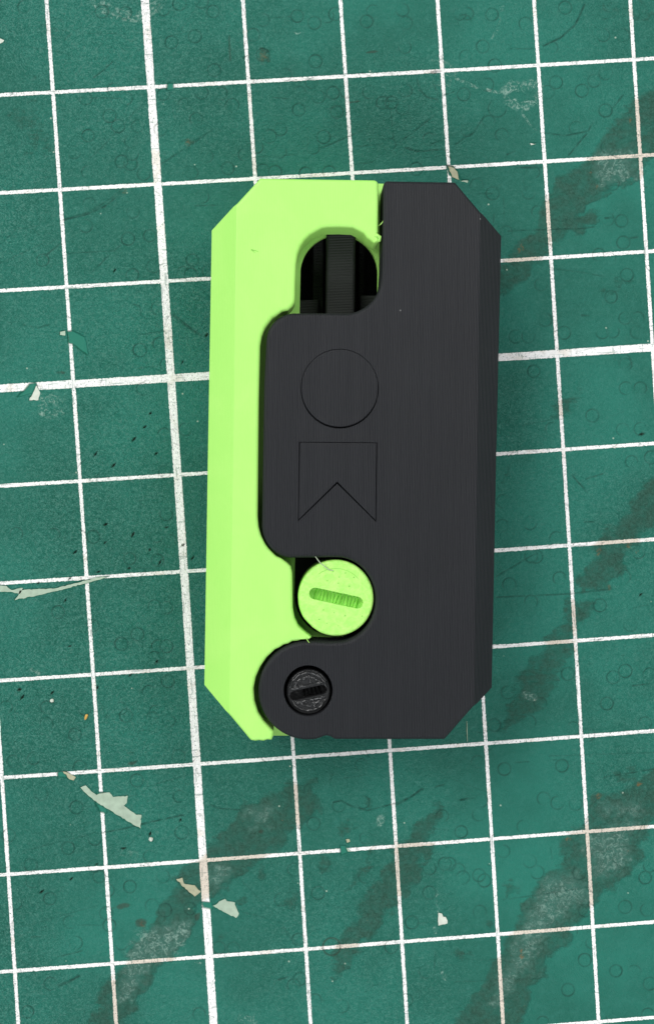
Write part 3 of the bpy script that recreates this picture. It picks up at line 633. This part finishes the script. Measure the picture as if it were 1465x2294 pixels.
# recessed lime web that reaches under the black plate, with the long slot in it
Zw = 8.4
web = K([(585,1648),(556,1500),(550,520),(600,411),(866,411.5),(868,1000),(866,1620),(645,1648)], Zw)
slot = K(resample(arc(759.5,612,86.5,87,-180,0,25) + arc(750,1334,90.5,92,0,180,25), 20), Zw)
bm2 = bmesh.new()
def ring_plate(bm, outer, hole, z0, z1):
    o, h = ccw(outer), ccw(hole)
    for z, flip in ((z1, 0), (z0, 1)):
        a = [bm.verts.new((x * MM, y * MM, z * MM)) for x, y in o]; b = [bm.verts.new((x * MM, y * MM, z * MM)) for x, y in h]
        for tri in tessellate_polygon([[v.co.copy() for v in a], [v.co.copy() for v in b]]):
            bm.faces.new([(a + b)[i] for i in tri])
        if z == z1: ta, tb = a, b
    for t, s in ((ta, a), (tb, b)):
        for i in range(len(t)): bm.faces.new((t[i], t[(i + 1) % len(t)], s[(i + 1) % len(t)], s[i]))
ring_plate(bm2, web, slot, 7.4, Zw)
bmesh.ops.recalc_face_normals(bm2, faces=bm2.faces)
tmp = bpy.data.meshes.new("web"); bm2.to_mesh(tmp); bm2.free(); bm.from_mesh(tmp); bpy.data.meshes.remove(tmp)
lime = link_mesh("lime_handle_half", bm, M_LIME, knife, 28)
lime['label'] = 'bright lime green left half of the handle'

# --- black half
B = [(858.5,425)] + arc(868.5,414.5,9.5,10,-170,-90,5) + [(940,405.5),(1019.5,407)] + [(1122.2,529),(1110,1040),(1099.6,1539)] + [(996.2,1657),(880,1657),(752,1657),(746,1654.5),(740,1650.5),(732,1649),(725,1650.5),(716,1654.5),(706,1657)]
B += arc(690,1547,111,111,85,265,46)
B += [(700,1436.5),(740,1438)] + arc(752,1343,89.5,95,82,-82,30) + [(745,1248.5),(660,1249.5)]
B += arc(655,1176,68,74,92,178,14) + [(587.3,1165),(589.5,1021),(592,860),(596.5,768)] + arc(660.5,764,63.5,63,182,268,14)
B += [(700,700.5),(768,701.5)] + arc(770,620,84,82,88,5,16) + [(855.5,600)]
B = resample(B, 12)
bmm = K(B, T)
for i, (u, v) in enumerate(B):
    if u > 1050: bmm[i] = K([(u, v)], T - drop(u, v, 1075.5, 1061, 1122, 1099.6, 529, 1539))[0]
def emblem(pts, grow):   # outline in mm, grown
    return inset(ccw(K(pts, T)), -grow)
disc_px = arc(761, 869.5, 86, 87, 0, 352.5, 48)
flag_px = [(672,991),(843.5,992.5),(841.5,1166),(755.5,1079.5),(669,1164)]
hole_r = K(arc(690.5,1547.5,55,57,0,350,36), T)
g_disc = K(arc(761, 870.9, 87.0, 89.0, 0, 352.5, 48), T)
g_flag = K([(670.4,990.2),(844.6,991.8),(842.4,1169.5),(755.5,1083.2),(668,1167.6)], T)
bm = bmesh.new()
prism(bm, bmm, Zw + 0.06, T, 0.5, holes=[(hole_r, 10.5, None), (g_disc, T - .7, None), (g_flag, T - .7, None)])
r0, r1 = K([(1075.5, 474)], T)[0], K([(1061, 1594)], T)[0]
roff = K([(1121, 530)], T - 2.9)[0][0] - r0[0]
chamfer(bm, r0, r1, T, T - 2.9, roff)
soften(bm, T, .35)
body = K([(871,412),(1017,412),(1117,531),(1106,1040),(1095.5,1536),(994,1652),(871,1652)], T - 2.9)
bmb = bmesh.new(); prism(bmb, body, 0.0, Zw + .05, 0); chamfer(bmb, r0, r1, 0.0, 2.9, roff)
tmp = bpy.data.meshes.new("b"); bmb.to_mesh(tmp); bmb.free(); bm.from_mesh(tmp); bpy.data.meshes.remove(tmp)
black = link_mesh("black_handle_half", bm, M_BLACK, knife, 28)
black['label'] = 'black right half of the handle with fine vertical layer lines'
for nm, px, lab in (("disc_emblem", disc_px, 'round emblem set into the black face'), ("banner_emblem", flag_px, 'swallow-tailed banner emblem set into the black face')):
    bm = bmesh.new(); prism(bm, K(px, T), T - .75, T + .09, 0.10, segs=2)
    e = link_mesh(nm, bm, M_BLACK, black); e['label'] = lab

# --- blade seen in the window, and the carrier it slides in
def prism_o(bm, pts, zpx, z0, z1, fil=0.25): prism(bm, K(resample(pts, 30), zpx), z0, z1, fil, segs=3)
bm = bmesh.new()
prism_o(bm, [(732,490),(797,490),(787,1420),(722,1420)], 9.3, 2.0, 9.3, .35)
prism_o(bm, [(701,495),(726,495),(724,1000),(699,1000)], 5.6, 1.5, 5.6, .2)
prism_o(bm, [(803,495),(818,495),(815,1000),(800,1000)], 4.4, 1.5, 4.4, .2)
prism_o(bm, [(640,480),(880,480),(870,1470),(630,1470)], 1.6, 0.4, 1.6, 0)
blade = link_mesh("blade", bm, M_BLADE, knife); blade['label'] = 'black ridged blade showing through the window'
bm = bmesh.new()
prism_o(bm, [(664,672),(714,671),(708,1455),(650,1455)], 7.0, 3.0, 7.0, .2)
prism_o(bm, [(806,662),(870,661),(865,1455),(800,1455)], 7.0, 3.0, 7.0, .2)
prism_o(bm, [(640,1235),(870,1235),(866,1455),(634,1455)], 5.6, 2.9, 5.6, .1)
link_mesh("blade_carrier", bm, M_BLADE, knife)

# --- lime locking screw
def stadium(cx, cy, L, r, ang, n=10):
    a = math.radians(ang); c, s = math.cos(a), math.sin(a); o = []
    for sgn in (1, -1):
        for i in range(n):
            t = math.radians(-90 + 180 * i / (n - 1)); x, y = sgn * (L + r * math.cos(t)), sgn * r * math.sin(t)
            o.append((cx + x * c - y * s, cy + x * s + y * c))
    return o
SZ = 13.5
head = arc(752.5,1339.5,84.8,85.5,-180,115,60) + [(690,1397.5)] + arc(752.5,1339.5,84.8,85.5,152,176,6)
head[-7:] = [(700,1405.5),(684,1389)] + arc(752.5,1339.5,84.8,85.5,150,176,6)[0:5]
bm = bmesh.new()
prism(bm, K(head, SZ), 7.2, SZ, 0.38, holes=[(K(stadium(753,1340,48,13.2,12.2), SZ), SZ - 1.15, None)], segs=4)
screw = link_mesh("lock_screw", bm, M_DISC, knife, 35); screw['label'] = 'round lime green slotted screw head'
def slot_ribs(cx, cy, L, r, ang, zpx, zf, h, count, mat, parent, lean=0.0):
    bm = bmesh.new(); a = math.radians(ang); c, s = math.cos(a), math.sin(a)
    for i in range(count):
        t = -L + 2 * L * (i + .5) / count; wv = L / count * rng.uniform(.5, .8); sh = rng.normal(0, .8) + lean
        q = [(t - wv + sh, -r), (t + wv + sh, -r), (t + wv * .8 - sh, r), (t - wv * .8 - sh, r)]
        base = K([(cx + x * c - y * s, cy + x * s + y * c) for x, y in q], zpx)
        mid = K([(cx + x * c - y * s, cy + x * s + y * c) for x, y in ((t + sh, -r), (t - sh, r))], zpx)
        hh = h * rng.uniform(.7, 1.2)
        v = [bm.verts.new((x * MM, y * MM, zf * MM)) for x, y in base]; k = [bm.verts.new((x * MM, y * MM, (zf + hh) * MM)) for x, y in mid]
        for f in ((v[0], v[3], k[1], k[0]), (v[1], k[0], k[1], v[2]), (v[0], k[0], v[1]), (v[3], v[2], k[1])): bm.faces.new(f)
    o = link_mesh("slot_ribs", bm, mat, parent, 20); o['kind'] = 'stuff'
slot_ribs(753,1340,50,11.2,12.2,SZ-1.1,SZ-1.16,.36,13,M_LIME,screw)
# flat darker triangles with the shade of pits painted in; outer shell line
bm = bmesh.new()
pits = Z(660,1240,.13652,[(630,292),(832,318),(730,385),(968,392),(535,445),(715,485),(893,535),(470,922),(645,970),(825,1018),(525,1145),(715,1185),(1105,1025),(400,1080)])
for u, v in pits:
    s = rng.uniform(1.5, 2.8); q = K([(u - s, v + s * .7), (u + s, v + s * .6), (u + s * .4, v - s)], SZ)
    bm.faces.new([bm.verts.new((x * MM, y * MM, (SZ + .012) * MM)) for x, y in q])
ret = bmesh.ops.extrude_face_region(bm, geom=bm.faces[:])
for v in [g for g in ret['geom'] if isinstance(g, bmesh.types.BMVert)]: v.co.z -= .02 * MM
dark_lime_mat = plain("darker_lime", (0.20, 0.52, 0.07), .6)
pit = link_mesh("pit_shade_facet", bm, dark_lime_mat, screw); pit['kind'] = 'stuff'
def tube(name, pts, rad, mat, parent, sides=6):
    bm = bmesh.new(); P = [Vector(p) for p in pts]; prev = None
    for i, p in enumerate(P):
        d = (P[min(i + 1, len(P) - 1)] - P[max(i - 1, 0)]).normalized(); sd = d.cross(Vector((0, 0, 1)));
        sd = sd.normalized() if sd.length > 1e-6 else Vector((1, 0, 0)); up = sd.cross(d)
        r = rad * (1 if 0 < i < len(P) - 1 else .5)
        ringv = [bm.verts.new(p + (sd * math.cos(2 * math.pi * j / sides) + up * math.sin(2 * math.pi * j / sides)) * r) for j in range(sides)]
        if prev:
            for j in range(sides): bm.faces.new((prev[j], prev[(j + 1) % sides], ringv[(j + 1) % sides], ringv[j]))
        else: bm.faces.new(ringv[::-1])
        prev = ringv
    bm.faces.new(prev)
    return link_mesh(name, bm, mat, parent, 60)
def kpts(px, zs): return [tuple(K([p], z)[0] * MM) + (z * MM,) for p, z in zip(px, zs)]
tube("loose_strand", kpts(Z(660,1240,.13652,[(340,50),(375,95),(420,155),(480,200),(560,265),(640,280)]),[14.15,14.3,14.3,13.75,13.6,13.56]), .06 * MM, M_STRAND, knife)
tube("loose_strand", kpts([(847,506),(852,503),(857,497),(860,490)],[13.2,13.4,13.6,13.7]), .06 * MM, M_LSTRAND, knife)
tube("loose_strand", kpts([(685,1428),(690,1436),(693,1440)],[14.1,14.15,14.1]), .05 * MM, M_LSTRAND, knife)
tube("loose_strand", kpts([(579,503.5+60),(563,561-2),(571,566)],[14.02,14.05,14.02]), .035 * MM, dark_lime_mat, lime)
# melted curl at the end of the lime arm
tube("melted_curl", kpts([(834,536),(842,541),(849,538),(850,531),(844,527),(838,530)],[13.6,13.5,13.6,13.8,14.0,13.9]), .24 * MM, M_LIME, lime, 8)
ct = arc(752.5,1339.5,66,66,-128,-38,16)
tube("shell_line", kpts(ct,[SZ - .01] * len(ct)), .035 * MM, dark_lime_mat, screw)

# --- black pivot screw
PZ = 13.15
bm = bmesh.new()
prism(bm, K(arc(691,1549.5,49.5,51,0,352,44), PZ), 10.6, PZ, 0.25, holes=[(K(stadium(691,1552,32,10.8,-12.5,6), PZ), 11.1, None)], segs=3)
piv = link_mesh("pivot_screw", bm, M_SCREW, knife, 35); piv['label'] = 'small glossy black slotted pivot screw'
slot_ribs(699,1550,22,10.2,-12.5,11.5,11.12,.7,5,M_SCREW,piv)
for r_, a_, b_ in ((42,190,345),(33,205,330),(42,20,150),(31,35,140)):
    t_ = [(u + rng.normal(0, .7), v + rng.normal(0, .7)) for u, v in arc(691,1549.5,r_,r_,a_,b_,22)]
    tube("print_bead", kpts(t_,[PZ + .01 + rng.uniform(-.05,.06) for _ in t_]), .17 * MM, M_SCREW, piv)
for i in range(16):
    a_ = rng.uniform(0, 6.28); r_ = rng.uniform(17, 44); u0, v0 = 691 + r_ * math.cos(a_), 1549.5 + r_ * math.sin(a_); 
    if abs((u0 - 691) * math.sin(math.radians(12.5)) + (v0 - 1552) * math.cos(math.radians(12.5))) < 14: continue
    h_ = rng.normal(-.2, .9); t_ = [(u0 + t * math.cos(h_) * 3.2, v0 + t * math.sin(h_) * 3.2 + rng.normal(0, .8)) for t in (-1.5, -.5, .5, 1.5)]
    tube("print_bead", kpts(t_, [PZ + .02 + rng.uniform(-.05,.09) for _ in t_]), .16 * MM, M_SCREW, piv)
for y0 in (-16.5, 16.5):
    c_, s_ = math.cos(math.radians(-12.5)), math.sin(math.radians(-12.5))
    t_ = [(691 + x * c_ - y0 * s_, 1552 + x * s_ + y0 * c_ + rng.normal(0, .6)) for x in np.linspace(-36, 36, 18)]
    tube("print_bead", kpts(t_,[PZ + rng.uniform(-.04,.07) for _ in t_]), .18 * MM, M_SCREW, piv)

# ---------------------------------------------------------------- crumbs lying on the mat
def crumb(name, u, v, r, mat, label, cat, sx=1.0, rotz=0.0, group=None):
    bm = bmesh.new(); bmesh.ops.create_icosphere(bm, subdivisions=2, radius=1.0)
    for vv in bm.verts:
        vv.co *= 1 + rng.uniform(-.22, .22); vv.co = Vector((vv.co.x * r * sx * MM, vv.co.y * r * MM, vv.co.z * r * .6 * MM))
    o = link_mesh(name, bm, mat, None, 40); p = unproject(float(u), float(v), 0.0)
    o.location = (p[0] * MM, p[1] * MM, r * .5 * MM); o.rotation_euler = (0, 0, rotz)
    o['label'] = label; o['category'] = cat
    if group: o['group'] = group
    return o
(a,b), = Z(*zG,[(992,672)]); crumb("plastic_crumb", a, b, .28, M_WHITE, 'round white crumb beside a pin hole, below the large peeled patch', 'crumb')
(a,b), = Z(*zF,[(345,935)]); crumb("plastic_crumb", a, b, .24, M_WHITE, 'ragged white crumb left of the tool, under a dark lozenge cut', 'crumb', 1.0)
(a,b), = Z(*zF,[(568,1042)]); crumb("wood_crumb", a, b, .2, M_OCHRE, 'tiny ochre crumb just left of a thin white grid line', 'crumb', 2.0, 1.1)
p = unproject(np.array([1045., 1045.5, 1046.2]), np.array([1615., 1638., 1661.]), 0.0)
s_ = tube("filament_strand", [(q[0] * MM, q[1] * MM, .06 * MM) for q in p], .06 * MM, M_STRAND, None)
s_['label'] = 'short straight pale filament strand on the mat below the black corner'; s_['category'] = 'strand'
